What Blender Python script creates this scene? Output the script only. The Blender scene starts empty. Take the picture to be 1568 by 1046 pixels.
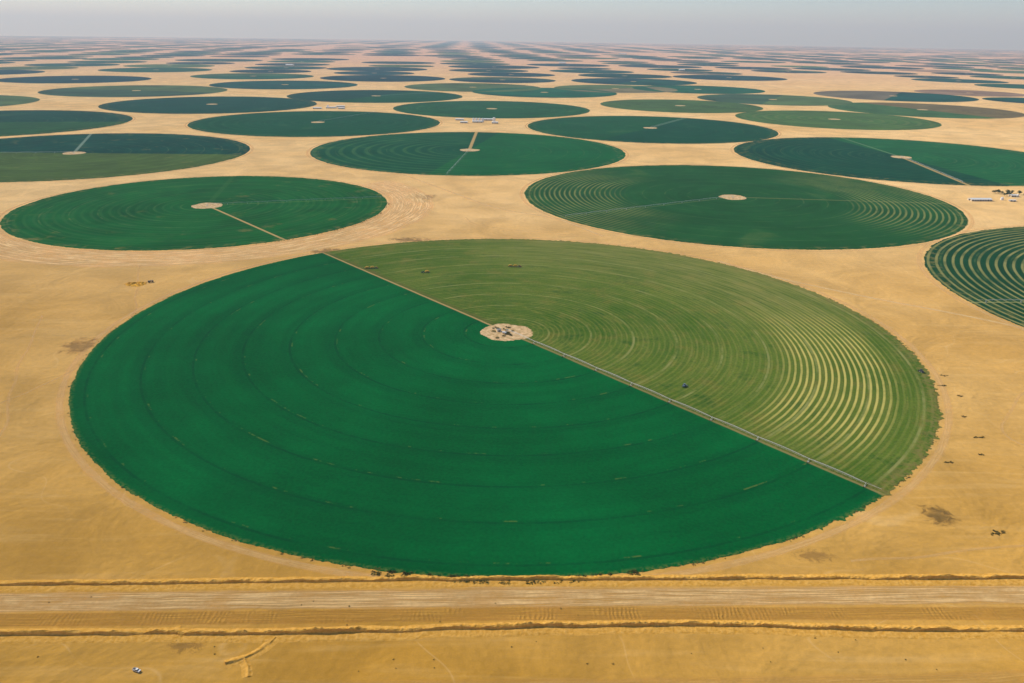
import bpy, math, random
import numpy as np
from mathutils import Matrix, Vector, noise as mn
random.seed(7)
RE=7.4e6
def zc(x,y): return -(x*x+y*y)/(2*RE)
scene=bpy.context.scene

# ------------------------------------------------------------------ node helper
class NT:
    def __init__(s,name):
        s.m=bpy.data.materials.new(name); s.m.use_nodes=True; s.t=s.m.node_tree; s.t.nodes.clear()
    def n(s,typ,**kw):
        nd=s.t.nodes.new(typ)
        for k,v in kw.items(): setattr(nd,k,v)
        return nd
    def l(s,a,b): s.t.links.new(a,b)
    def put(s,sock,v):
        if isinstance(v,bpy.types.NodeSocket): s.l(v,sock)
        else:
            if sock.type=='RGBA' and len(v)==3: v=(*v,1)
            sock.default_value=v
    def M(s,op,a,b=None,c=None,clamp=False):
        nd=s.n('ShaderNodeMath',operation=op,use_clamp=clamp)
        s.put(nd.inputs[0],a)
        if b is not None: s.put(nd.inputs[1],b)
        if c is not None: s.put(nd.inputs[2],c)
        return nd.outputs[0]
    def mix(s,f,a,b,blend='MIX'):
        nd=s.n('ShaderNodeMix',data_type='RGBA',blend_type=blend)
        s.put(nd.inputs[0],f); s.put(nd.inputs[6],a); s.put(nd.inputs[7],b)
        return nd.outputs[2]
    def rng(s,v,a,b,c=0.0,d=1.0,smooth=True):
        nd=s.n('ShaderNodeMapRange'); nd.interpolation_type='SMOOTHSTEP' if smooth else 'LINEAR'
        s.put(nd.inputs[0],v)
        for i,x in enumerate((a,b,c,d)): s.put(nd.inputs[i+1],x)
        return nd.outputs[0]
    def noise(s,vec,scale,detail=3,rough=.55,dist=0.0):
        nd=s.n('ShaderNodeTexNoise'); s.l(vec,nd.inputs['Vector'])
        nd.inputs['Scale'].default_value=scale; nd.inputs['Detail'].default_value=detail
        nd.inputs['Roughness'].default_value=rough; nd.inputs['Distortion'].default_value=dist
        return nd.outputs[0]
    def vec(s,x,y,z=0.0):
        nd=s.n('ShaderNodeCombineXYZ')
        for i,v in enumerate((x,y,z)): s.put(nd.inputs[i],v)
        return nd.outputs[0]
    def sep(s,v):
        nd=s.n('ShaderNodeSeparateXYZ'); s.l(v,nd.inputs[0]); return nd.outputs
    def bsdf(s,col,rough=.95,bump=None,alpha=None,spec=.08,metal=0):
        if spec<.04 and not metal:
            b=s.n('ShaderNodeBsdfDiffuse'); s.put(b.inputs['Color'],col); b.inputs['Roughness'].default_value=.3
        else:
            b=s.n('ShaderNodeBsdfPrincipled'); s.put(b.inputs['Base Color'],col)
            b.inputs['Roughness'].default_value=rough; b.inputs['Specular IOR Level'].default_value=spec
            b.inputs['Metallic'].default_value=metal
        if bump:
            h,st,di=bump; bp=s.n('ShaderNodeBump'); s.l(h,bp.inputs['Height'])
            bp.inputs['Strength'].default_value=st; bp.inputs['Distance'].default_value=di
            s.l(bp.outputs[0],b.inputs['Normal'])
        o=s.n('ShaderNodeOutputMaterial'); out=b.outputs[0]
        if alpha is not None:
            tr=s.n('ShaderNodeBsdfTransparent'); mx=s.n('ShaderNodeMixShader')
            s.put(mx.inputs[0],alpha); s.l(tr.outputs[0],mx.inputs[1]); s.l(out,mx.inputs[2]); out=mx.outputs[0]
        s.l(out,o.inputs[0]); return s.m

def simple(name,col,rough=.7,spec=.3,var=.25,metal=0,sc=.8):
    t=NT(name); tc=t.n('ShaderNodeTexCoord').outputs['Object']
    nz=t.noise(tc,sc,4); f=t.rng(nz,.3,.7,1-var,1+var)
    return t.bsdf(t.mix(1.0,col,t.vec(f,f,f),'MULTIPLY'),rough,spec=spec,metal=metal)

# ------------------------------------------------------------------ mesh helper
def mkobj(name,verts,faces,mats,idx=None,uvs=None,loc=(0,0,0),rot=0,parent=None,smooth=False):
    me=bpy.data.meshes.new(name); me.from_pydata([tuple(v) for v in verts],[],faces)
    for m in (mats if isinstance(mats,list) else [mats]): me.materials.append(m)
    if idx is not None: me.polygons.foreach_set('material_index',idx)
    if uvs is not None:
        uv=me.uv_layers.new(name='UVMap'); li=np.zeros(len(me.loops),dtype=np.int32); me.loops.foreach_get('vertex_index',li)
        uv.data.foreach_set('uv',np.array(uvs,dtype=np.float32)[li].ravel())
    if smooth: me.polygons.foreach_set('use_smooth',[True]*len(me.polygons))
    me.update(); o=bpy.data.objects.new(name,me); scene.collection.objects.link(o)
    o.location=loc; o.rotation_euler=(0,0,rot)
    if parent: o.parent=parent
    return o
class B:
    def __init__(s): s.v=[];s.f=[];s.i=[]
    def add(s,vs,fs,m):
        k=len(s.v); s.v+=[tuple(v) for v in vs]; s.f+=[tuple(k+a for a in f) for f in fs]; s.i+=[m]*len(fs)
    def box(s,c,d,m,top=(1,1),sh=0.0):
        x,y,z=c; a,b,h=d[0]/2,d[1]/2,d[2]/2; p=top
        vs=[(x-a,y-b,z-h),(x+a,y-b,z-h),(x+a,y+b,z-h),(x-a,y+b,z-h),
            (x-a*p[0]+sh,y-b*p[1],z+h),(x+a*p[0]+sh,y-b*p[1],z+h),(x+a*p[0]+sh,y+b*p[1],z+h),(x-a*p[0]+sh,y+b*p[1],z+h)]
        s.add(vs,[(0,3,2,1),(4,5,6,7),(0,1,5,4),(1,2,6,5),(2,3,7,6),(3,0,4,7)],m)
    def cyl(s,a,b,r,m,n=12,r2=None):
        a=Vector(a);b=Vector(b);d=(b-a).normalized(); u=d.orthogonal().normalized(); w=d.cross(u); r2=r if r2 is None else r2
        vs=[];
        for k in range(n):
            t=2*math.pi*k/n; e=u*math.cos(t)+w*math.sin(t); vs.append(a+e*r); vs.append(b+e*r2)
        fs=[(2*k,2*((k+1)%n),2*((k+1)%n)+1,2*k+1) for k in range(n)]
        fs.append(tuple(2*k for k in range(n))[::-1]); fs.append(tuple(2*k+1 for k in range(n)))
        s.add(vs,fs,m)
    def gable(s,c,d,rise,m,mw):
        x,y,z=c;a,b=d[0]/2,d[1]/2
        vs=[(x-a,y-b,z),(x+a,y-b,z),(x+a,y+b,z),(x-a,y+b,z),(x-a,y,z+rise),(x+a,y,z+rise)]
        s.add(vs,[(0,1,5,4),(2,3,4,5)],m); s.add(vs,[(0,4,3),(1,2,5)],mw)
    def quad_leaf(s,c,sz,m):
        d=Vector((random.gauss(0,1),random.gauss(0,1),random.gauss(0,1))).normalized(); u=d.orthogonal().normalized()*sz; w=d.cross(u)
        w=w.normalized()*sz*random.uniform(.5,1); c=Vector(c)
        s.add([c-u-w*.3,c+w,c+u+w*.2,c-w],[(0,1,2,3)],m)
    def obj(s,name,mats,loc=(0,0,0),rot=0,smooth=False):
        return mkobj(name,s.v,s.f,mats,s.i,None,loc,rot,None,smooth)

def resample(pts,step):
    P=[Vector((p[0],p[1])) for p in pts]; out=[]
    P=[P[0]*2-P[1]]+P+[P[-1]*2-P[-2]]
    for i in range(1,len(P)-2):
        p0,p1,p2,p3=P[i-1:i+3]; n=max(1,int((p2-p1).length/step))
        for k in range(n):
            t=k/n; out.append(.5*((2*p1)+(p2-p0)*t+(2*p0-5*p1+4*p2-p3)*t*t+(3*p1-p0-3*p2+p3)*t**3))
    out.append(P[-2]); return out
def ribbon(name,pts,width,mat,z=.03,step=8,nc=2,prof=None,smooth=False,wob=0.0,hs=1.0):
    C=resample(pts,step); vs=[];uv=[];fs=[];L=0;nc=nc if prof is None else len(prof)-1
    for i,c in enumerate(C):
        if i: L+=(c-C[i-1]).length
        t=(C[min(i+1,len(C)-1)]-C[max(i-1,0)]).normalized(); nrm=Vector((-t.y,t.x))
        if wob: c=c+nrm*wob*mn.noise(Vector((L/40,width,3.3)))
        for j in range(nc+1):
            if prof is None: s=(j/nc-.5)*width; h=z
            else:
                s,h=prof[j]; q=mn.noise(Vector((L/9,j*.35,width)))+.6*mn.noise(Vector((L/2.2,j*.6,width+5)))
                big=.9+.8*mn.noise(Vector((L/60,1,width)))
                h=(h*hs*(big+.5*q) if h>0 else h); s=s+.5*q+1.6*mn.noise(Vector((L/30,2,width)))
            p=c+nrm*s; vs.append((p.x,p.y,zc(p.x,p.y)+h)); uv.append((L,(j/nc-.5)*width if prof is None else s))
    for i in range(len(C)-1):
        for j in range(nc):
            a=i*(nc+1)+j; fs.append((a,a+nc+1,a+nc+2,a+1))
    return mkobj(name,vs,fs,mat,None,uv,smooth=smooth)

# ------------------------------------------------------------------ ground
def ground_mat():
    t=NT('desert_sand'); P=t.n('ShaderNodeNewGeometry').outputs['Position']; x,y,z=t.sep(P)
    big=t.noise(P,1/700,4,.6); med=t.noise(P,1/90,4,.6,.6); fin=t.noise(P,1/6,4,.6); vf=t.noise(P,1/1.1,2,.6)
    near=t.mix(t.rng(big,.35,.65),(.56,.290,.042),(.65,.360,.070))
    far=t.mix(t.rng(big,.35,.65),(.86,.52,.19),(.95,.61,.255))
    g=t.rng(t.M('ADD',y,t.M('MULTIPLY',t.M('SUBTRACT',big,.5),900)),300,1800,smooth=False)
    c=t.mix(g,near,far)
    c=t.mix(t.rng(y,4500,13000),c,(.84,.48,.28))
    f=t.M('MULTIPLY',t.rng(med,.3,.7,.86,1.10),t.M('MULTIPLY',t.rng(fin,.25,.75,.935,1.06),t.rng(vf,.2,.8,.95,1.05)))
    c=t.mix(1.0,c,t.vec(f,f,f),'MULTIPLY')
    st=t.noise(t.vec(t.M('MULTIPLY',x,1/160),t.M('MULTIPLY',y,1/14),0.0),1.0,4,.6,.4)
    c=t.mix(t.rng(st,.50,.75,0,.30),c,(.84,.54,.20))
    wv=t.noise(P,1/240,2,.5); ln=t.M('ABSOLUTE',t.M('SUBTRACT',t.M('FRACT',t.M('MULTIPLY',wv,9.0)),.5))
    c=t.mix(t.M('MULTIPLY',t.rng(ln,.0,.022,.25,0),t.rng(med,.4,.6)),c,(.88,.60,.27))
    stain=t.rng(t.noise(P,1/210,5,.7,1.2),.64,.76,0,.36); c=t.mix(stain,c,(.38,.21,.055))
    rp=t.M('SINE',t.M('ADD',t.M('MULTIPLY',t.M('ADD',t.M('MULTIPLY',x,.35),y),.55),t.M('MULTIPLY',med,30.0)))
    h=t.M('ADD',t.M('ADD',fin,t.M('MULTIPLY',med,8.0)),t.M('MULTIPLY',rp,t.rng(big,.42,.62,0,.16)))
    return t.bsdf(c,1,(h,.55,.9),spec=.02)
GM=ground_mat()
def build_ground():
    rs=[0]; r=0
    while r<90000:
        r+=max(25,min(900,r*.03)); rs.append(r)
    n=384; vs=[(0,0,0)]; fs=[]
    for r in rs[1:]:
        for k in range(n):
            a=2*math.pi*k/n; vs.append((r*math.cos(a),r*math.sin(a),zc(r,0)))
    for k in range(n): fs.append((0,1+k,1+(k+1)%n))
    for i in range(len(rs)-2):
        b=1+i*n
        for k in range(n): fs.append((b+k,b+n+k,b+n+(k+1)%n,b+(k+1)%n))
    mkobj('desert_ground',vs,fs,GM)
build_ground()

# ------------------------------------------------------------------ fields
def polar(t):
    O=t.n('ShaderNodeTexCoord').outputs['Object']; x,y,z=t.sep(O)
    r=t.M('SQRT',t.M('ADD',t.M('MULTIPLY',x,x),t.M('MULTIPLY',y,y)))
    ri=t.M('MAXIMUM',r,1.0); cx=t.M('DIVIDE',x,ri); cy=t.M('DIVIDE',y,ri)
    return O,x,y,r,cx,cy
def lineband(t,r,period,half,off=0.0):
    u=t.M('FRACT',t.M('DIVIDE',t.M('ADD',r,off),period)); d=t.M('MULTIPLY',t.M('ABSOLUTE',t.M('SUBTRACT',u,.5)),period)
    return t.rng(d,half*.5,half*1.5,1,0)
def side(t,x,y,ang,soft=1.0):
    a=math.radians(ang); d=t.M('SUBTRACT',t.M('MULTIPLY',y,math.cos(a)),t.M('MULTIPLY',x,math.sin(a)))
    return d,t.rng(d,-soft,soft)
def scale(t,c,f): return t.mix(1.0,c,t.vec(f,f,f),'MULTIPLY')
def field_mat(name,A,Bc=None,ang=0,rows=0,period=11,rowcol=(.45,.33,.17),rowmask=None,tracks=.35,mott=.18,stain=0,seed=0,r0=0,lines=(),edge=.45,re=462):
    t=NT(name); O,x,y,r,cx,cy=polar(t)
    Os=t.n('ShaderNodeVectorMath',operation='ADD'); t.l(O,Os.inputs[0]); Os.inputs[1].default_value=(seed*977.,seed*313.,0); V=Os.outputs[0]
    c=t.mix(0.0,A,A) if Bc is None else t.mix(side(t,x,y,ang,2)[1],A,Bc)
    mo=t.noise(V,1/150,5,.62,.5); st=t.noise(t.vec(t.M('MULTIPLY',cx,1.6),t.M('MULTIPLY',cy,1.6),t.M('ADD',t.M('MULTIPLY',r,1/16),seed*7.7)),1.0,4,.62)
    f=t.M('MULTIPLY',t.rng(mo,.28,.72,1-mott,1+mott),t.rng(st,.28,.72,1-mott*.7,1+mott*.7))
    c=scale(t,c,f)
    light=t.mix(.3,A,(.30,.33,.09)); c=t.mix(t.rng(mo,.58,.8,0,.45),c,light)
    tr=lineband(t,r,53,1.6,26.5); brk=t.rng(t.noise(V,1/35,3),.35,.65)
    c=t.mix(t.M('MULTIPLY',tr,t.M('MULTIPLY',brk,tracks)),c,(.24,.29,.10))
    if rows:
        w=t.M('ADD',r,t.M('MULTIPLY',t.noise(V,1/60,2),2.0)); rw=t.rng(t.M('SINE',t.M('MULTIPLY',w,2*math.pi/period)),.1,.9)
        m=t.M('MULTIPLY',t.rng(r,r0,r0+80),rows)
        if rowmask=='sides': m=t.M('MULTIPLY',m,t.rng(t.M('ABSOLUTE',cx),.45,.85))
        if rowmask=='left': m=t.M('MULTIPLY',m,t.rng(cx,.2,-.3))
        m=t.M('MULTIPLY',m,t.rng(t.noise(V,1/80,3),.3,.6,.35,1))
        c=t.mix(t.M('MULTIPLY',rw,m),c,rowcol)
    for (la,w,al,col) in lines:
        a=math.radians(la); d=t.M('SUBTRACT',t.M('MULTIPLY',y,math.cos(a)),t.M('MULTIPLY',x,math.sin(a))); al_=t.M('ADD',t.M('MULTIPLY',x,math.cos(a)),t.M('MULTIPLY',y,math.sin(a)))
        k=t.M('MULTIPLY',t.rng(t.M('ABSOLUTE',d),w*.5,w,1,0),t.rng(al_,0,20)); c=t.mix(t.M('MULTIPLY',k,al),c,col)
    if stain: c=t.mix(t.rng(t.noise(V,1/70,5,.7),.58,.72,0,stain),c,(.22,.19,.05))
    ed=t.M('MULTIPLY',t.rng(r,re,re+28),t.rng(t.noise(V,1/18,4),.5,.65,0,edge)); c=t.mix(ed,c,(.30,.24,.07))
    return t.bsdf(c,1,spec=.02)

def main_mat():
    t=NT('alfalfa_main'); O,x,y,r,cx,cy=polar(t)
    PV=t.vec(t.M('MULTIPLY',cx,1.3),t.M('MULTIPLY',cy,1.3),t.M('MULTIPLY',r,1/14)); st=t.noise(PV,1.0,5,.65)
    PV2=t.vec(t.M('MULTIPLY',cx,5.0),t.M('MULTIPLY',cy,5.0),t.M('MULTIPLY',r,1/5)); st2=t.noise(PV2,1.0,4,.65)
    big=t.noise(O,1/220,3,.6); med=t.noise(O,1/40,5,.65); fin=t.noise(O,1/3,3,.6); cl=t.noise(O,1/55,5,.7)
    d,sd=side(t,x,y,-49.8,1.2)
    g=t.mix(t.rng(big,.35,.65),(.0004,.100,.021),(.0006,.134,.029))
    f=t.M('MULTIPLY',t.rng(st,.25,.75,.90,1.10),t.M('MULTIPLY',t.rng(med,.25,.75,.94,1.07),t.rng(fin,.2,.8,.84,1.16)))
    g=scale(t,g,f)
    tvar=t.rng(cl,.35,.65,.25,1)
    tr=lineband(t,r,53.4,1.3,26.0); tw=lineband(t,r,53.4,8,22.0)
    g=t.mix(t.M('MULTIPLY',t.M('MULTIPLY',tw,tvar),.26),g,(.0005,.05,.015))
    g=t.mix(t.M('MULTIPLY',t.M('MULTIPLY',tr,tvar),.45),g,(.001,.042,.014))
    dash=t.M('MULTIPLY',lineband(t,r,53.4,.8,28.5),t.rng(t.noise(O,1/22,4,.7),.55,.65)); g=t.mix(t.M('MULTIPLY',dash,.5),g,(.18,.23,.05))
    # mown half
    m=t.mix(t.rng(big,.38,.62),(.060,.135,.010),(.115,.178,.020))
    m=t.mix(t.rng(st,.45,.75,0,.35),m,(.20,.22,.04)); m=t.mix(t.rng(st2,.46,.74,0,.55),m,(.24,.225,.045))
    m=scale(t,m,t.rng(st2,.2,.5,.76,1))
    m=t.mix(t.rng(med,.50,.72,0,.5),m,(.21,.165,.032)); m=t.mix(t.rng(cl,.54,.68,0,.65),m,(.026,.095,.010))
    m=scale(t,m,t.rng(fin,.2,.8,.80,1.20))
    w=t.M('ADD',r,t.M('MULTIPLY',t.noise(O,1/45,2),1.4))
    rw=t.rng(t.M('SINE',t.M('MULTIPLY',w,2*math.pi/6.6)),0,.9)
    m=t.mix(t.M('MULTIPLY',rw,t.rng(med,.3,.7,.10,.34)),m,(.32,.31,.075))
    th=t.M('ARCTAN2',y,x)
    wm=t.M('MULTIPLY',t.M('MULTIPLY',t.rng(th,-.86,-.62),t.rng(th,-.1,.45,1,0)),t.M('MULTIPLY',t.rng(r,325,362),t.rng(r,438,466,1,0)))
    wm=t.M('MULTIPLY',wm,t.rng(med,.25,.55,.5,1))
    m=t.mix(t.M('MULTIPLY',wm,.30),m,(.17,.19,.035))
    m=t.mix(t.M('MULTIPLY',t.M('MULTIPLY',rw,wm),.95),m,(.60,.50,.13))
    wm2=t.M('MULTIPLY',t.M('MULTIPLY',t.rng(th,-.1,.4),t.rng(th,1.3,1.9,1,0)),t.rng(r,230,430)); m=t.mix(t.M('MULTIPLY',wm2,t.rng(st2,.3,.7,.15,.65)),m,(.32,.29,.08))
    m=t.mix(t.M('MULTIPLY',lineband(t,r,53.4,1.3,26.0),t.rng(cl,.38,.65,.05,.65)),m,(.38,.36,.12))
    c=t.mix(sd,g,m)
    la=t.M('MULTIPLY',t.rng(t.M('ABSOLUTE',t.M('ADD',d,t.M('MULTIPLY',t.M('SUBTRACT',med,.5),2))),1.3,2.4,1,0),t.rng(x,60,-30,.5,.95))
    c=t.mix(la,c,(.48,.32,.12))
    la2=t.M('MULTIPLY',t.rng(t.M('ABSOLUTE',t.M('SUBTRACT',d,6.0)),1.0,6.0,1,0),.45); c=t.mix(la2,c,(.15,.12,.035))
    ed=t.M('MULTIPLY',t.rng(r,474,493),t.rng(t.noise(O,1/9,4,.7),.42,.6,0,.8)); c=t.mix(t.M('MULTIPLY',ed,sd),c,(.24,.19,.055))
    ed2=t.M('MULTIPLY',t.rng(r,490,496),t.rng(fin,.42,.6,0,.45)); c=t.mix(ed2,c,(.26,.24,.05))
    return t.bsdf(c,1,(fin,.5,.8),spec=.02)

PAD=NT('pad_sand'); _o=PAD.n('ShaderNodeTexCoord').outputs['Object']; _a=PAD.noise(_o,1/7,5,.65)
PADM=PAD.bsdf(PAD.mix(PAD.rng(_a,.35,.65),(.54,.34,.14),(.86,.60,.32)),1,spec=.02)

def field(name,x,y,R,mat,n=900,rag=1.2,h=.35,inner=30,extra=None):
    ri=[q for q in (inner,inner+25,140,260,380,R*.93,R-1.5,R) if q<=R]; ri=sorted(set(ri)); vs=[];fs=[]; m=len(ri)
    for j,q in enumerate(ri):
        for k in range(n):
            a=2*math.pi*k/n; rr=q; hh=h
            if j==m-1:
                e=rag*(mn.noise(Vector((math.cos(a)*R/30,math.sin(a)*R/30,x)))*1.5+mn.noise(Vector((math.cos(a)*R/5,math.sin(a)*R/5,x)))*1.3+mn.noise(Vector((math.cos(a)*R/1.5,math.sin(a)*R/1.5,x)))*.8)
                if extra: e+=extra(a)
                rr=q+e+.6; hh=.15
            if j==0: rr=q*(1+.12*mn.noise(Vector((math.cos(a)*1.5,math.sin(a)*1.5,x)))+.06*mn.noise(Vector((math.cos(a)*9,math.sin(a)*9,x)))); hh=.1
            px,py=rr*math.cos(a),rr*math.sin(a)
            vs.append((px,py,zc(x+px,y+py)-zc(x,y)+hh))
    for j in (0,m-1):
        b=len(vs)
        for k in range(n):
            p=vs[j*n+k]; vs.append((p[0],p[1],p[2]-.35))
        for k in range(n):
            k2=(k+1)%n
            f=(j*n+k,b+k,b+k2,j*n+k2); fs.append(f if j else f[::-1])
    for j in range(m-1):
        for k in range(n): fs.append((j*n+k,(j+1)*n+k,(j+1)*n+(k+1)%n,j*n+(k+1)%n))
    o=mkobj(name,vs,fs,mat,loc=(x,y,zc(x,y)))
    pv=[(0,0,.04)]+[(inner*1.2*math.cos(2*math.pi*k/40),inner*1.2*math.sin(2*math.pi*k/40),.04) for k in range(40)]
    mkobj('pivot_pad',pv,[(0,1+k,1+(k+1)%40) for k in range(40)],PADM,parent=o)
    return o

def main_extra(a):
    e=0; d=math.degrees(a)
    if d>300 or d<110: e+=3.3*max(0,mn.noise(Vector((math.cos(a)*70,math.sin(a)*70,5)))*2)+2.6*mn.noise(Vector((math.cos(a)*160,math.sin(a)*160,9)))
    return e
DK=(.002,.080,.026); MD=(.005,.112,.019)
SND=(.58,.38,.14)
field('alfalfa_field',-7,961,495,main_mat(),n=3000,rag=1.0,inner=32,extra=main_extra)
F=[('crop_field',-661,1718,382,field_mat('crop_lm',MD,None,mott=.20,tracks=.25,stain=.5,seed=23,rows=.25,period=17,rowcol=(.07,.19,.045),re=352,edge=.6,lines=((-50,3.5,.9,SND),(17,5,.3,(.20,.28,.09)),(100,8,.3,(.06,.17,.04))))),
('crop_field',518,1900,492,field_mat('crop_rm',(.014,.092,.021),None,mott=.14,seed=2,rows=.7,period=12,rowcol=(.30,.30,.09),rowmask='sides',r0=240,tracks=.18,lines=((211,3,.45,(.22,.28,.11)),(-5,5,.45,(.28,.28,.10))))),
('crop_field',-147,2650,501,field_mat('crop_cb',(.004,.114,.026),(.002,.080,.028),ang=80,mott=.13,seed=3,rows=.35,period=40,rowcol=(.09,.23,.07),rowmask='left',r0=60,tracks=.15,lines=((90,7,.9,SND),(266,5,.4,(.10,.2,.1))))),
('crop_field',-1330,2460,507,field_mat('crop_lb',(.075,.13,.025),(.002,.062,.034),ang=2,mott=.2,seed=4,stain=.5,tracks=.3,lines=((111,6,.6,(.3,.4,.3)),))),
('crop_field',1242,2629,521,field_mat('crop_rb',(.007,.114,.030),(.001,.062,.028),ang=96,mott=.15,seed=5,tracks=.2,rows=.15,period=30,rowcol=(.10,.2,.07),lines=((90,5,.6,(.2,.3,.15)),(-96,7,.8,SND)))),
('crop_field',1165,1138,501,field_mat('crop_re',(.008,.062,.020),None,mott=.15,seed=6,rows=.8,period=13,rowcol=(.34,.31,.10),r0=80,tracks=.2,lines=((183,3,.6,(.35,.35,.13)),))),
('crop_field',-817,3426,503,field_mat('crop_8',DK,None,mott=.12,seed=7,tracks=.1,rows=.12,period=45,rowcol=(.04,.16,.06))),
('crop_field',554,3390,502,field_mat('crop_9',(.003,.072,.028),(.006,.090,.026),ang=60,mott=.12,seed=8,tracks=.1,lines=((62,8,.5,(.2,.3,.2)),))),
('crop_field',-1531,4206,516,field_mat('crop_10',(.002,.064,.032),None,mott=.12,seed=9,tracks=.1)),
('crop_field',-118,4175,489,field_mat('crop_11',(.012,.096,.028),None,mott=.2,seed=10,tracks=.2)),
('crop_field',1489,3878,448,field_mat('crop_12',(.065,.145,.032),None,mott=.2,seed=11,tracks=.3,rows=.3,period=50,rowcol=(.2,.22,.08))),
('crop_field',-2080,3250,525,field_mat('crop_13',(.02,.092,.024),(.004,.062,.03),ang=10,mott=.15,seed=12,tracks=.2)),
('crop_field',893,4524,431,field_mat('crop_14',(.065,.13,.032),None,mott=.2,seed=13,tracks=.2)),
('crop_field',-819,4918,506,field_mat('crop_15',DK,(.002,.058,.032),ang=70,mott=.12,seed=14,tracks=.1,lines=((50,12,.5,(.2,.3,.25)),))),
('crop_field',2187,4486,478,field_mat('crop_16',(.17,.13,.05),(.05,.13,.035),ang=110,mott=.2,seed=15,tracks=.1)),
]
known=[(-7,961,495)]
for k,(nm,x,y,R,m) in enumerate(F):
    field(nm,x,y,R,m,n=900 if y<3000 else 360,rag=1.6,inner=32 if y<3000 else 28); known.append((x,y,R))
FarK=[(-2291,5065,522,2),(-2905,4082,503,2),(-1598,5827,496,0),(-296,5842,473,2),(186,5422,467,1),(1560,5080,450,2),(2500,5560,500,0),(700,5900,430,2),(1290,5960,460,1)]

def far_fields():
    vs=[];fs=[];cols=[]; L=[]
    pal=[(.002,.066,.042),(.006,.095,.040),(.085,.14,.045),(.32,.20,.12),(.002,.052,.046)]
    for x,y,R,c in FarK: L.append((x,y,R,c)); known.append((x,y,R))
    row=0; y=-1500.
    while y<52000:
        x=-(.75*abs(y)+4500)+(row%2)*540+random.uniform(-100,100)
        while x<.75*abs(y)+4500:
            px=x+random.uniform(-90,90); py=y+random.uniform(-90,90); R=random.choice((400,450,480,500,505,510)); x+=1070 if y<20000 else 1200
            inview=abs(px)<.64*py+R+120 and py<4300 and py>0
            if inview or (abs(px)<900 and abs(py)<800): continue
            dens=.98 if py<16000 else (.94 if py<24000 else .85)
            if mn.noise(Vector((px/3000,py/5000,2)))<-.38 or random.random()>dens: continue
            ok=False
            for R2 in (R,430,360,300):
                if not any((px-a)**2+(py-b)**2<(R2+q-25)**2 for a,b,q in known[-400:]+known[:26]): ok=True; break
            if not ok: continue
            R=R2
            known.append((px,py,R)); L.append((px,py,R,random.choices((0,1,2,3,4),(.38,.18,.12,.04,.30))[0]))
        y+=(840 if y<9000 else 860); row+=1
    for (x,y,R,c) in L:
        n=72 if y<9000 else 40; b=len(vs); v=random.uniform(.85,1.2); col=[q*v for q in pal[c]]; sp=random.random(); c2=col
        if sp<.35: v2=random.choice(pal); c2=[.5*q+.5*w for q,w in zip(v2,col)]
        off=random.randrange(n)
        for q in (26,R):
            for k in range(n):
                a=2*math.pi*k/n; vx,vy=x+q*math.cos(a),y+q*math.sin(a); vs.append((vx,vy,zc(vx,vy)+.6))
        for k in range(n):
            k2=(k+1)%n; fs.append((b+k,b+n+k,b+n+k2,b+k2)); cols.append(col if ((k+off)%n)<n/2 else c2)
    t=NT('distant_crops'); at=t.n('ShaderNodeAttribute',attribute_name='crop'); P=t.n('ShaderNodeNewGeometry').outputs['Position']
    f=t.rng(t.noise(P,1/260,4,.62,.4),.28,.72,.72,1.3); m=t.bsdf(scale(t,at.outputs['Color'],f),1,spec=.02)
    o=mkobj('distant_crop_fields',vs,fs,m)
    a=o.data.color_attributes.new(name='crop',type='FLOAT_COLOR',domain='CORNER')
    arr=np.ones((len(fs)*4,4),dtype=np.float32); arr[:,:3]=np.repeat(np.array(cols,dtype=np.float32),4,axis=0); a.data.foreach_set('color',arr.ravel())
far_fields()

# ------------------------------------------------------------------ tracks, road, berms
def track_mat(name,col,alpha,edge,streak=1.0,half=5.0,cross=0.0,sv=1.2):
    t=NT(name); uv=t.n('ShaderNodeUVMap').outputs[0]; u,v,_=t.sep(uv); P=t.n('ShaderNodeNewGeometry').outputs['Position']
    wob=t.noise(P,1/70,2); v2=t.M('ADD',v,t.M('MULTIPLY',wob,6.0))
    s=t.noise(t.vec(t.M('MULTIPLY',u,1/60),t.M('MULTIPLY',v2,1/sv),0.0),1.0,4,.65); nz=t.noise(P,1/25,4,.65); f=t.noise(P,1/2.5,3,.6)
    k=t.M('MULTIPLY',t.rng(s,.25,.75,1-.22*streak,1+.22*streak),t.rng(f,.25,.75,.93,1.07))
    hgt=t.M('ADD',s,f)
    if cross:
        cr=t.M('MULTIPLY',t.M('SINE',t.M('MULTIPLY',t.M('ADD',u,t.M('MULTIPLY',nz,9.0)),2*math.pi/2.9)),t.rng(t.noise(P,1/30,3),.42,.62))
        k=t.M('MULTIPLY',k,t.M('ADD',1.0,t.M('MULTIPLY',cr,cross))); hgt=t.M('ADD',hgt,t.M('MULTIPLY',cr,.4))
    c=scale(t,t.mix(0.0,col,col),k)
    a=t.M('MULTIPLY',t.rng(t.M('ADD',t.M('ABSOLUTE',v),t.M('MULTIPLY',t.M('SUBTRACT',nz,.5),edge*1.5)),half-edge,half-.1,1,0),t.M('MULTIPLY',t.rng(nz,.3,.6,.55,1),alpha))
    a=t.M('MULTIPLY',a,t.rng(s,.3,.6,max(0,1-.6*streak),1))
    return t.bsdf(c,1,(hgt,.7,.6),alpha=a,spec=.02)
X=2600
road_line=[(-X,360),(-1200,404),(-336,433),(2,445),(354,456),(1200,480),(X,520)]
ribbon('dirt_road',road_line,22,track_mat('road_sand',(.76,.50,.21),.95,4,1.4,11),z=.05,step=10,nc=4)
ribbon('graded_shoulder',[(-X,345),(-1200,388),(-325,416),(2,429),(345,437),(1200,462),(X,500)],15,track_mat('shoulder_sand',(.60,.32,.06),.8,3,.9,7.5,.13),z=.04,step=10,nc=2)
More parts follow.
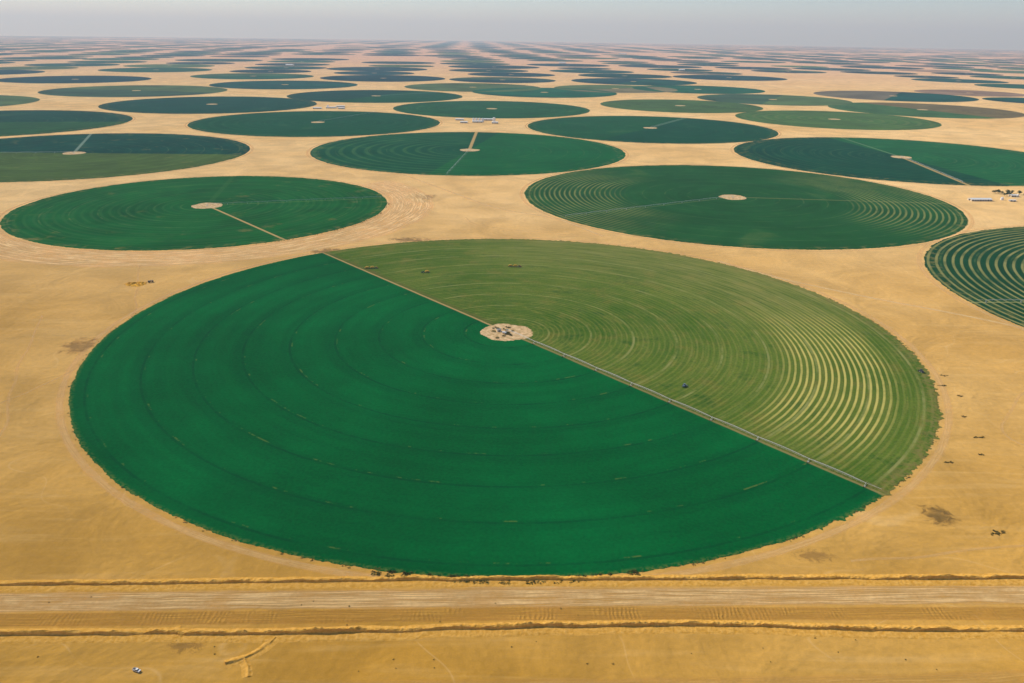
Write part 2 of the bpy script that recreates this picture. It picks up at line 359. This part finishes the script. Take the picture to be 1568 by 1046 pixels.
ribbon('dirt_track',[(-X,290),(-1200,330),(-330,352),(-100,362),(200,372),(600,390),(X,450)],16,track_mat('lower_sand',(.72,.44,.12),.55,5,1.2,8),z=.045,step=12)
T5=track_mat('track5',(.92,.64,.28),.8,3,.8,5); T3=track_mat('track3',(.88,.61,.26),.35,1,.8,2.0)
ribbon('dirt_track',[(348,1321),(419,1227),(524,1131),(608,1067),(678,1003),(760,900),(860,700),(950,500)],10,T5,z=.05)
ribbon('dirt_track',[(-420,2270),(-334,2210),(-170,1949),(-38,1740),(85,1636),(170,1490)],10,T5,z=.055)
for pts in ([(-620,1000),(-540,800),(-470,640),(-500,500)],[(-600,1250),(-480,900),(-560,620)],[(560,620),(480,700),(620,860)],[(-100,1640),(-60,1560),(100,1500)],[(520,560),(420,520),(250,490)]):
    ribbon('vehicle_track',pts,4,T3,z=.06,step=5,wob=3)
def ringribbon(name,x,y,r,w,a0,a1,mat,z):
    n=int(abs(a1-a0)*r*math.pi/180/12); return ribbon(name,[(x+r*math.cos(math.radians(a0+(a1-a0)*k/n)),y+r*math.sin(math.radians(a0+(a1-a0)*k/n))) for k in range(n+1)],w,mat,z,12)
T10=track_mat('ring10',(.90,.61,.25),.5,3,.5,5); TB=track_mat('old_field_band',(.93,.64,.29),.8,14,2.0,52,sv=4.0)
for i,(x,y,R) in enumerate(known[:16]):
    if y<3500: ringribbon('perimeter_track',x,y,R+9,10,0,360,T10,.035+.004*i)
ringribbon('old_field_band',-661,1718,438,104,-165,45,TB,.11)

BER=NT('berm_sand'); P_=BER.n('ShaderNodeNewGeometry').outputs['Position']; f1=BER.noise(P_,1/3,4,.65)
BM=BER.bsdf(BER.mix(BER.rng(f1,.3,.7),(.64,.32,.045),(.82,.46,.10)),1,(f1,.8,.8),spec=.02)
prof=[(-9.0,-.15),(-7.0,.30),(-4.0,.50),(-1.5,.55),(-.9,2.3),(-.1,2.6),(.8,2.1),(2.4,.8),(4.2,.2),(6.0,-.15)]
ub=[(-X,370),(-1200,418),(-348,451),(-216,456),(-81,462),(90,467),(366,474),(1200,492),(X,530)]
lb=[(-X,320),(-1200,372),(-319,403),(-197,406),(-115,409),(1,416),(136,421),(334,420),(1200,440),(X,470)]
ribbon('sand_berm',ub,11,BM,prof=prof,step=1.2,smooth=False,hs=.85)
ribbon('sand_berm',lb,12,BM,prof=prof,step=1.2,smooth=False,hs=1.0)
ribbon('sand_berm',[(-170,381),(-159,387),(-151,395),(-146,404)],9,BM,prof=[(a*.6,b) for a,b in prof],step=1,smooth=True,hs=.55)
ribbon('sand_berm',[(-160,386),(-155,379),(-152,371)],8,BM,prof=[(a*.5,b) for a,b in prof],step=1,smooth=True,hs=.35)

def patch(name,x,y,rx,ry,col,al,seed,rot=0):
    t=NT(name+'_soil'); O=t.n('ShaderNodeTexCoord').outputs['Object']; a,b,_=t.sep(O)
    r=t.M('SQRT',t.M('ADD',t.M('POWER',t.M('DIVIDE',a,rx),2.0),t.M('POWER',t.M('DIVIDE',b,ry),2.0)))
    o2=t.n('ShaderNodeVectorMath',operation='ADD'); t.l(O,o2.inputs[0]); o2.inputs[1].default_value=(seed*31.,seed*17.,0)
    nz=t.noise(o2.outputs[0],1.6/min(rx,ry),5,.72,.8); k=t.rng(t.M('ADD',r,t.M('MULTIPLY',t.M('SUBTRACT',nz,.5),2.6)),.2,1.0,al,0)
    m=t.bsdf(t.mix(t.rng(nz,.3,.7),col,[q*1.5 for q in col]),1,alpha=k,spec=.02)
    n=24; mkobj(name,[(0,0,.09)]+[(rx*1.5*math.cos(2*math.pi*k/n),ry*1.5*math.sin(2*math.pi*k/n),.09) for k in range(n)],[(0,1+k,1+(k+1)%n) for k in range(n)],m,loc=(x,y,zc(x,y)),rot=rot)
patch('damp_soil_patch',344,552,15,17,(.22,.135,.04),.7,1)
patch('damp_soil_patch',-518,892,22,34,(.36,.22,.075),.6,2,.4)
patch('damp_soil_patch',225,497,16,9,(.32,.19,.06),.4,3)
patch('damp_soil_patch',-320,1348,45,22,(.30,.19,.07),.7,4)
patch('damp_soil_patch',-190,1440,40,22,(.30,.20,.08),.6,5)
patch('damp_soil_patch',-205,1850,30,40,(.36,.23,.09),.5,6)
patch('damp_soil_patch',-200,395,14,7,(.30,.18,.05),.45,7)

# ------------------------------------------------------------------ objects' materials
STEEL=simple('galvanised_steel',(.62,.62,.58),.5,.5,.1); RUB=simple('tyre_rubber',(.02,.02,.02),.9,.1); WHT=simple('white_paint',(.78,.78,.76),.5,.4,.08)
YEL=simple('yellow_paint',(.62,.33,.03),.5,.4,.12); GRN=simple('green_paint',(.02,.12,.03),.5,.4,.1); GLS=simple('cab_glass',(.03,.045,.05),.15,.6,.1)
HAY=simple('hay',(.72,.40,.06),.95,.05,.35,sc=1.5); RED=simple('rust_red_paint',(.36,.09,.03),.6,.3,.2); DRK=simple('dark_metal',(.05,.05,.05),.6,.4)
BLUE=simple('blue_grey_paint',(.13,.18,.22),.6,.3,.1)
CON=simple('concrete',(.42,.39,.33),.9,.1,.15); WALL=simple('rendered_wall',(.60,.53,.42),.9,.1,.12); ROOF=simple('sheet_roof',(.76,.76,.73),.85,.12,.12)
L1=simple('leaf_dark',(.020,.065,.014),.9,.1,.4); L2=simple('leaf_light',(.12,.15,.03),.9,.1,.4); L3=simple('dry_twig',(.26,.18,.05),.95,.05,.3); BARK=simple('bark',(.12,.08,.05),.95,.05)
def wheel(b,x,y,r,w,m=1): b.cyl((x,y-w/2,r),(x,y+w/2,r),r,m,16); b.cyl((x,y-w/2-.03,r),(x,y+w/2+.03,r),r*.45,0,10)

def irrigator_mesh():
    b=B(); S=53.2
    b.cyl((0,0,0),(0,0,4.2),.22,0,10)
    for sx in (-1,1):
        for sy in (-1,1): b.cyl((sx*1.9,sy*1.9,0),(sx*.3,sy*.3,3.9),.09,0,6)
    b.box((0,0,.15),(5,5,.3),2); b.box((1.1,-.6,1.6),(.5,.5,.9),0)
    for k in range(9):
        x0=k*S; x1=x0+S; N=12; pts=[]
        for i in range(N+1):
            u=i/N; pts.append(Vector((x0+u*S,0,4.1+1.5*4*u*(1-u)*.6)))
        for i in range(N): b.cyl(pts[i],pts[i+1],.16,0,6)
        low=[Vector((p.x,0,p.z-1.25*math.sin(math.pi*i/N)**.5)) if 0<i<N else p for i,p in enumerate(pts)]
        for sgn in (-1,1):
            q=[Vector((p.x,sgn*.75*(1 if 0<i<N else 0),p.z)) for i,p in enumerate(low)]
            for i in range(N):
                b.cyl(q[i],q[i+1],.045,0,4)
                if 0<i: b.cyl(pts[i],q[i],.035,0,4); b.cyl(pts[i],q[i+1] if i+1<N else q[i],.03,0,4)
        for i in range(1,N): b.cyl(pts[i]+Vector((1,0,0)),Vector((pts[i].x+1,0,1.7)),.03,2,4)
        for sy in (-1,1):
            b.cyl((x1-.15,sy*2.1,.85),(x1-.1,0,4.1),.08,0,6); b.cyl((x1+.15,sy*2.1,.85),(x1+.1,0,4.1),.08,0,6)
            b.cyl((x1-.14,sy*2.3,.75),(x1+.14,sy*2.3,.75),.72,1,14)
        b.cyl((x1,-2.3,.85),(x1,2.3,.85),.11,0,6); b.box((x1,0,.95),(.6,.6,.4),0); b.box((x1,.4,4.0),(.4,.3,.5),0)
    e=9*S; b.cyl((e,0,4.1),(e+14,0,4.6),.09,0,5); b.cyl((e,0,5.6),(e+13,0,4.6),.02,0,4)
    return b
irr=irrigator_mesh().obj('center_pivot_irrigator',[STEEL,RUB,CON],(-7,961,zc(7,961)),math.radians(-49.8))
for (x,y,a,sc) in ((-661,1718,17,.78),(518,1900,211,1),(-147,2650,266,1),(1242,2629,-96,1),(1165,1138,183,1),(-1330,2460,190,1),(-817,3426,70,1),(554,3390,62,1)):
    o=bpy.data.objects.new('center_pivot_irrigator',irr.data); scene.collection.objects.link(o); o.location=(x,y,zc(x,y)); o.rotation_euler=(0,0,math.radians(a)); o.scale=(sc,1,1)

def tractor(b,x0=0):
    b.box((x0+1.2,0,1.45),(2.4,1.0,1.0),3,(.95,.85)); b.box((x0-.9,0,1.2),(2.2,1.5,.8),3)
    b.box((x0-.9,0,2.3),(1.7,1.6,1.4),4,(.85,.85)); b.box((x0-.9,0,3.06),(1.8,1.7,.12),3)
    for s in (-1,1): wheel(b,x0-1.2,s*1.15,.95,.6); wheel(b,x0+1.7,s*.95,.6,.4)
    b.cyl((x0+1.0,.3,1.9),(x0+1.0,.3,3.0),.07,5,6)
def hay_wagon(name,x,y,rot,paint,n=2):
    b=B(); tractor(b,0)
    for w in range(n):
        c=-7.2-w*8.2; b.box((c,0,1.15),(7.2,2.5,.25),5); b.cyl((c+3.6,0,.9),(c+4.9,0,.9),.09,5,6)
        for s in (-1,1):
            for xx in (-2.5,2.5): wheel(b,c+xx,s*1.1,.5,.35)
        for i in range(5):
            for j in (0,1):
                for l in range(2 if i%4 else 1):
                    b.box((c-2.8+i*1.4,(-.6+1.2*j),1.86+1.12*l),(1.33,1.15,1.08),2,(.96,.96))
        b.box((c+3.55,0,2.2),(.1,2.5,1.8),5)
    return b.obj(name,[WHT,RUB,HAY,paint,GLS,DRK],(x,y,zc(x,y)+.35),rot)
hay_wagon('tractor_with_hay_wagon',-226+7,1247,math.radians(10),YEL,2)
hay_wagon('tractor_with_hay_wagon',-149+6,1224,math.radians(200),GRN,1)
hay_wagon('tractor_with_hay_wagon',5+6,1266,math.radians(-5),RED,2)
def mower(x,y,rot,paint):
    b=B(); b.box((0,0,1.6),(3.6,2.4,1.3),3,(.92,.9)); b.box((1.9,0,2.2),(1.6,1.9,1.9),4,(.9,.85)); b.box((1.9,0,3.22),(1.9,2.1,.14),3)
    b.box((3.6,0,.7),(1.5,5.2,.8),5,(.8,1)); b.cyl((4.2,-2.5,.9),(4.2,2.5,.9),.55,3,10)
    for s in (-1,1): wheel(b,1.6,s*1.5,.9,.6); wheel(b,-1.6,s*1.2,.5,.35)
    b.cyl((-1,.6,2.2),(-1,.6,3.1),.08,5,6)
    return b.obj('forage_harvester',[WHT,RUB,HAY,paint,GLS,DRK],(x,y,zc(x,y)+.35),rot)
mower(187,797,math.radians(55),BLUE); mower(469,847,math.radians(95),DRK)
b=B(); b.box((0,0,.75),(5.1,1.85,.55),0,(.98,.95)); b.box((.35,0,1.35),(1.9,1.75,.7),4,(.72,.86),-.05); b.box((.3,0,1.72),(1.35,1.5,.06),0)
b.box((1.85,0,1.06),(1.4,1.75,.14),0,(.95,.93))
for s in (-1,1): b.box((-1.6,s*.86,1.18),(1.9,.09,.36),0); wheel(b,1.6,s*.85,.38,.26); wheel(b,-1.55,s*.85,.38,.26)
b.box((-2.5,0,1.18),(.08,1.7,.36),0); b.box((-1.6,0,1.08),(1.8,1.6,.12),5); b.box((2.58,0,.62),(.12,1.8,.22),5)
b.obj('pickup_truck',[WHT,RUB,HAY,WHT,GLS,DRK],(-220,374,zc(220,374)+.02),math.radians(-20))
def heap():
    n=90;m=16;vs=[];fs=[]
    for j in range(m+1):
        for k in range(n):
            a=2*math.pi*k/n; q=j/m; Rr=(1+.45*mn.noise(Vector((math.cos(a)*1.4,math.sin(a)*1.4,3)))+.25*mn.noise(Vector((math.cos(a)*4,math.sin(a)*4,3))))
            px=17*Rr*q*math.cos(a); py=11*Rr*q*math.sin(a)
            h=3.0*(1-q)**.8*(.45+1.6*mn.noise(Vector((px/4,py/4,1)))+.3)+.3*mn.noise(Vector((px,py,2)))*(1-q)
            vs.append((px,py,max(h,-.05 if j==m else .06)-(0.1 if j==m else 0)))
    for j in range(m):
        for k in range(n): fs.append((j*n+k,(j+1)*n+k,(j+1)*n+(k+1)%n,j*n+(k+1)%n))
    mkobj('straw_heap',vs,fs,simple('straw',(.66,.33,.03),.95,.05,.45,sc=.5),loc=(-561,1144,zc(561,1144)),rot=.15)
heap()
b=B(); b.box((2.9,0,1.7),(2,2.4,2.1),3,(.85,.92),-.1); b.box((3.3,0,2.3),(1.25,2.2,.7),4,(.85,.95)); b.box((-1,0,1.1),(6.5,1.2,.3),5); b.box((-1.3,0,2.1),(5.4,2.5,1.5),3,(1.05,1.05))
for s in (-1,1):
    for xx in (2.8,-1.6,-2.9): wheel(b,xx,s*1.05,.52,.4)
b.obj('dump_truck',[DRK,RUB,HAY,DRK,GLS,DRK],(-543,1154,zc(545,1152)),.5)

def pad_items(cx,cy):
    b=B(); b.box((0,0,1.4),(5,3.6,2.8),0); b.gable((0,0,2.8),(5.5,4.2),.9,1,0); b.box((0,-1.83,1.05),(1,.06,2.1),2); b.box((1.7,-1.83,1.6),(.8,.06,.7),2)
    b.obj('pump_house',[WALL,CON,DRK],(cx-10,cy+3,zc(cx,cy)),.3)
    b=B(); b.cyl((-2.6,0,1.9),(2.6,0,1.9),1.1,0,18)
    for s in (-1.6,1.6): b.box((s,0,.5),(.4,1.8,1.0),1)
    b.obj('fuel_tank',[WHT,CON],(cx-3,cy-6,zc(cx,cy)),-.4)
    b=B(); b.cyl((0,0,0),(0,0,1.0),.5,0,10); b.cyl((0,0,.7),(3.4,0,.7),.25,0,8); b.box((1.4,0,1.3),(1.9,1.1,1.1),1); b.cyl((1.6,.2,1.9),(1.6,.2,2.7),.07,2,6)
    b.obj('diesel_pump',[STEEL,YEL,DRK],(cx-2,cy+2,zc(cx,cy)),.9)
pad_items(-7,961)
def scrub(name,spots,leaf=.35,mats=(0,1,2),per=45):
    b=B()
    for (x,y,r,h,z) in spots:
        for i in range(int(per*r*r**.2)):
            a=random.uniform(0,6.283); q=r*math.sqrt(random.random()); hz=h*(1-(q/r)**2)**.5*random.random()**.6
            b.quad_leaf((x+q*math.cos(a),y+q*math.sin(a),zc(x,y)+z+hz),leaf*random.uniform(.6,1.4),random.choice(mats))
    b.obj(name,[L1,L2,L3])
sp=[]
for i in range(16):
    a=random.uniform(0,6.28); q=random.uniform(6,25); sp.append((-7-8+q*math.cos(a)*.7,961+q*math.sin(a)*.9,random.uniform(1.2,3),1.4,0))
scrub('desert_shrubs',sp,mats=(0,1,1,2))
def on_main(deg,off): a=math.radians(deg); return -7+(495+off)*math.cos(a),961+(495+off)*math.sin(a)
sp=[]
for i in range(1000):
    d=random.gauss(270,9)
    if not 259.5<d<281.5 or mn.noise(Vector((d*2.,3,.5)))<-.2: continue
    x,y=on_main(d,random.uniform(-1,7)); r=random.uniform(.5,1.6); sp.append((x,y,r,random.uniform(.4,.9),0))
scrub('edge_weeds',sp,.3,(0,0,1,1,2),30)
sp=[]
for i in range(560):
    d=random.choice((random.uniform(-40,20),random.uniform(20,130),random.uniform(281,320),random.uniform(150,258)))
    if mn.noise(Vector((d/3.,.5,.5)))<-.02: continue
    x,y=on_main(d,random.uniform(-1,3)); sp.append((x,y,random.uniform(.4,1.2),random.uniform(.25,.5),0))
scrub('edge_weeds',sp,.32,(0,1,2,2),22)
sp=[]
for (px,py,L) in ((470,812,9),(478,785,6),(487,840,8),(455,735,6),(444,690,11),(430,655,6),(392,640,8),(376,532,10),(372,529,8)):
    for i in range(int(L*1.8)): sp.append((px+random.uniform(0,L),py+random.gauss(0,.8)-i*.1,random.uniform(.4,1.0),.6,0))
scrub('desert_shrubs',sp,.3,(0,2,2),28)
sp=[(random.uniform(-360,360),random.uniform(340,440),random.uniform(.3,.8),.4,0) for i in range(60)]
scrub('desert_shrubs',sp,.22,(0,2,2),40)
sp=[]
for i in range(60):
    a=math.radians(random.uniform(-60,10)); sp.append((-661+385*math.cos(a)+random.uniform(-2,4),1718+385*math.sin(a),random.uniform(.8,1.6),.6,0))
scrub('edge_weeds',sp,.5,(1,2,2),12)

# ------------------------------------------------------------------ farm buildings
def barn(x,y,L,W,h,rot,name='farm_barn'):
    b=B(); b.box((0,0,h/2),(L,W,h),0); b.gable((0,0,h),(L+1.5,W+1.5),W*.12,1,0)
    n=int(L/6)
    for i in range(n):
        xx=-L/2+(i+.5)*L/n; b.box((xx,-W/2-.03,h*.45),(L/n*.5,.06,h*.5 if i%3 else h*.9),2)
    b.box((-L/2-.03,0,h*.42),(.06,W*.35,h*.84),2)
    b.obj(name,[WALL,ROOF,DRK],(x,y,zc(x,y)),rot)
def silo(x,y,r,h):
    b=B(); b.cyl((0,0,0),(0,0,h),r,0,24); b.cyl((0,0,h),(0,0,h+r*.55),r,0,24,.3)
    for k in range(1,6): b.cyl((0,0,h*k/6),(0,0,h*k/6+.12),r+.06,0,24)
    b.cyl((r+.3,0,0),(r+.3,0,h),.12,1,4); b.obj('grain_silo',[WHT,DRK],(x,y,zc(x,y)))
barn(1104,1904,50,18,4,.05); barn(1178,1899,14,8,3.5,-.1); barn(1218,1962,20,11,4,.1)
silo(1163,1915,3.5,5)
b=B(); b.cyl((0,0,9),(0,0,12),2.4,0,16); b.cyl((0,0,12),(0,0,13),2.4,0,16,.3)
for sx in (-1,1):
    for sy in (-1,1): b.cyl((sx*2.4,sy*2.4,0),(sx*1.4,sy*1.4,9),.18,1,6)
b.obj('water_tower',[WHT,STEEL],(1205,1925,zc(1205,1925)))
for i,(x,L) in enumerate(((-215,30),(-160,42),(-85,26))): barn(x,3480+30*(i%2),L,18,5,0)
for i in range(4): silo(-178+i*13,3540,5,13)
silo(-90,3545,6,16); barn(-120,3600,50,20,6,0); barn(-240,3590,36,18,5,0)
for x,y,L in ((-960,4040,40),(-900,4075,50),(-845,4050,30),(-870,4150,40)): barn(x,y,L,18,5,.1)
silo(-925,4110,5,10)
for x,y,L in ((2130,17040,150),(1800,9200,60),(-2400,9000,80),(600,11000,90)): barn(x,y,L,50,10,0)
def tree_mesh(s):
    random.seed(s); b=B(); b.cyl((0,0,-.2),(0,0,2.6),.32,2,8,.2)
    cs=[]
    for k in range(7):
        a=k*.9+random.random(); e=Vector((math.cos(a)*random.uniform(1.4,2.6),math.sin(a)*random.uniform(1.4,2.6),random.uniform(4,6.4)))
        b.cyl((0,0,2.0+.08*k),e,.14,2,5,.04); cs.append(e)
    cs.append(Vector((0,0,6.6)))
    for c in cs:
        for i in range(85):
            d=Vector((random.gauss(0,1),random.gauss(0,1),random.gauss(0,.75)))*.85; b.quad_leaf(c+d,random.uniform(.22,.45),0 if d.z<.2 or random.random()<.4 else 1)
    return b
tms=[tree_mesh(s).obj('tree',[L1,L2,BARK],(1189+9*s,1962+5*s,zc(1189,1962))) for s in (1,2)]
random.seed(3)
for i in range(24):
    x,y=(random.uniform(1190,1260),random.uniform(1970,2010)) if i<14 else (random.uniform(1215,1262),random.uniform(1905,1950)); o=bpy.data.objects.new('tree',tms[i%2].data); scene.collection.objects.link(o); o.location=(x,y,zc(x,y)); o.rotation_euler=(0,0,i); k=random.uniform(.8,1.35); o.scale=(k,k,k)

# ------------------------------------------------------------------ haze, light, world, camera
t=NT('dust_haze'); vs_=t.n('ShaderNodeVolumeScatter'); vs_.inputs['Color'].default_value=(.60,.77,1.0,1); vs_.inputs['Density'].default_value=3.9e-5; vs_.inputs['Anisotropy'].default_value=0.1
o_=t.n('ShaderNodeOutputMaterial'); t.l(vs_.outputs[0],o_.inputs['Volume'])
b=B(); b.box((0,0,500),(300000,300000,2600),0); hz=b.obj('atmospheric_haze',[t.m])

el,az=math.radians(36),math.radians(-55)   # azimuth measured clockwise from +Y
sd=Vector((math.sin(az)*math.cos(el),math.cos(az)*math.cos(el),math.sin(el)))
L=bpy.data.lights.new('sun','SUN'); L.energy=5.0; L.angle=math.radians(.5); L.color=(1,.95,.84)
so=bpy.data.objects.new('sun',L); scene.collection.objects.link(so); so.rotation_euler=sd.to_track_quat('Z','Y').to_euler()
w=bpy.data.worlds.new('World'); scene.world=w; w.use_nodes=True; nt=w.node_tree; bg=nt.nodes['Background']
sk=nt.nodes.new('ShaderNodeTexSky'); sk.sky_type='NISHITA'; sk.sun_disc=False; sk.sun_elevation=el; sk.sun_rotation=az; sk.altitude=300; sk.dust_density=.15; sk.air_density=.8; sk.ozone_density=4
nt.links.new(sk.outputs[0],bg.inputs[0]); bg.inputs[1].default_value=.13
cam=bpy.data.cameras.new('camera'); cam.lens=28.248; cam.sensor_width=36; cam.clip_start=1; cam.clip_end=300000
co=bpy.data.objects.new('camera',cam); scene.collection.objects.link(co)
co.matrix_world=Matrix.Translation((0,0,357))@Matrix.Rotation(math.radians(90-21.0442),4,'X')@Matrix.Rotation(math.radians(.816),4,'Z')
scene.camera=co
scene.view_settings.view_transform='Standard'; scene.view_settings.look='None'; scene.view_settings.exposure=0
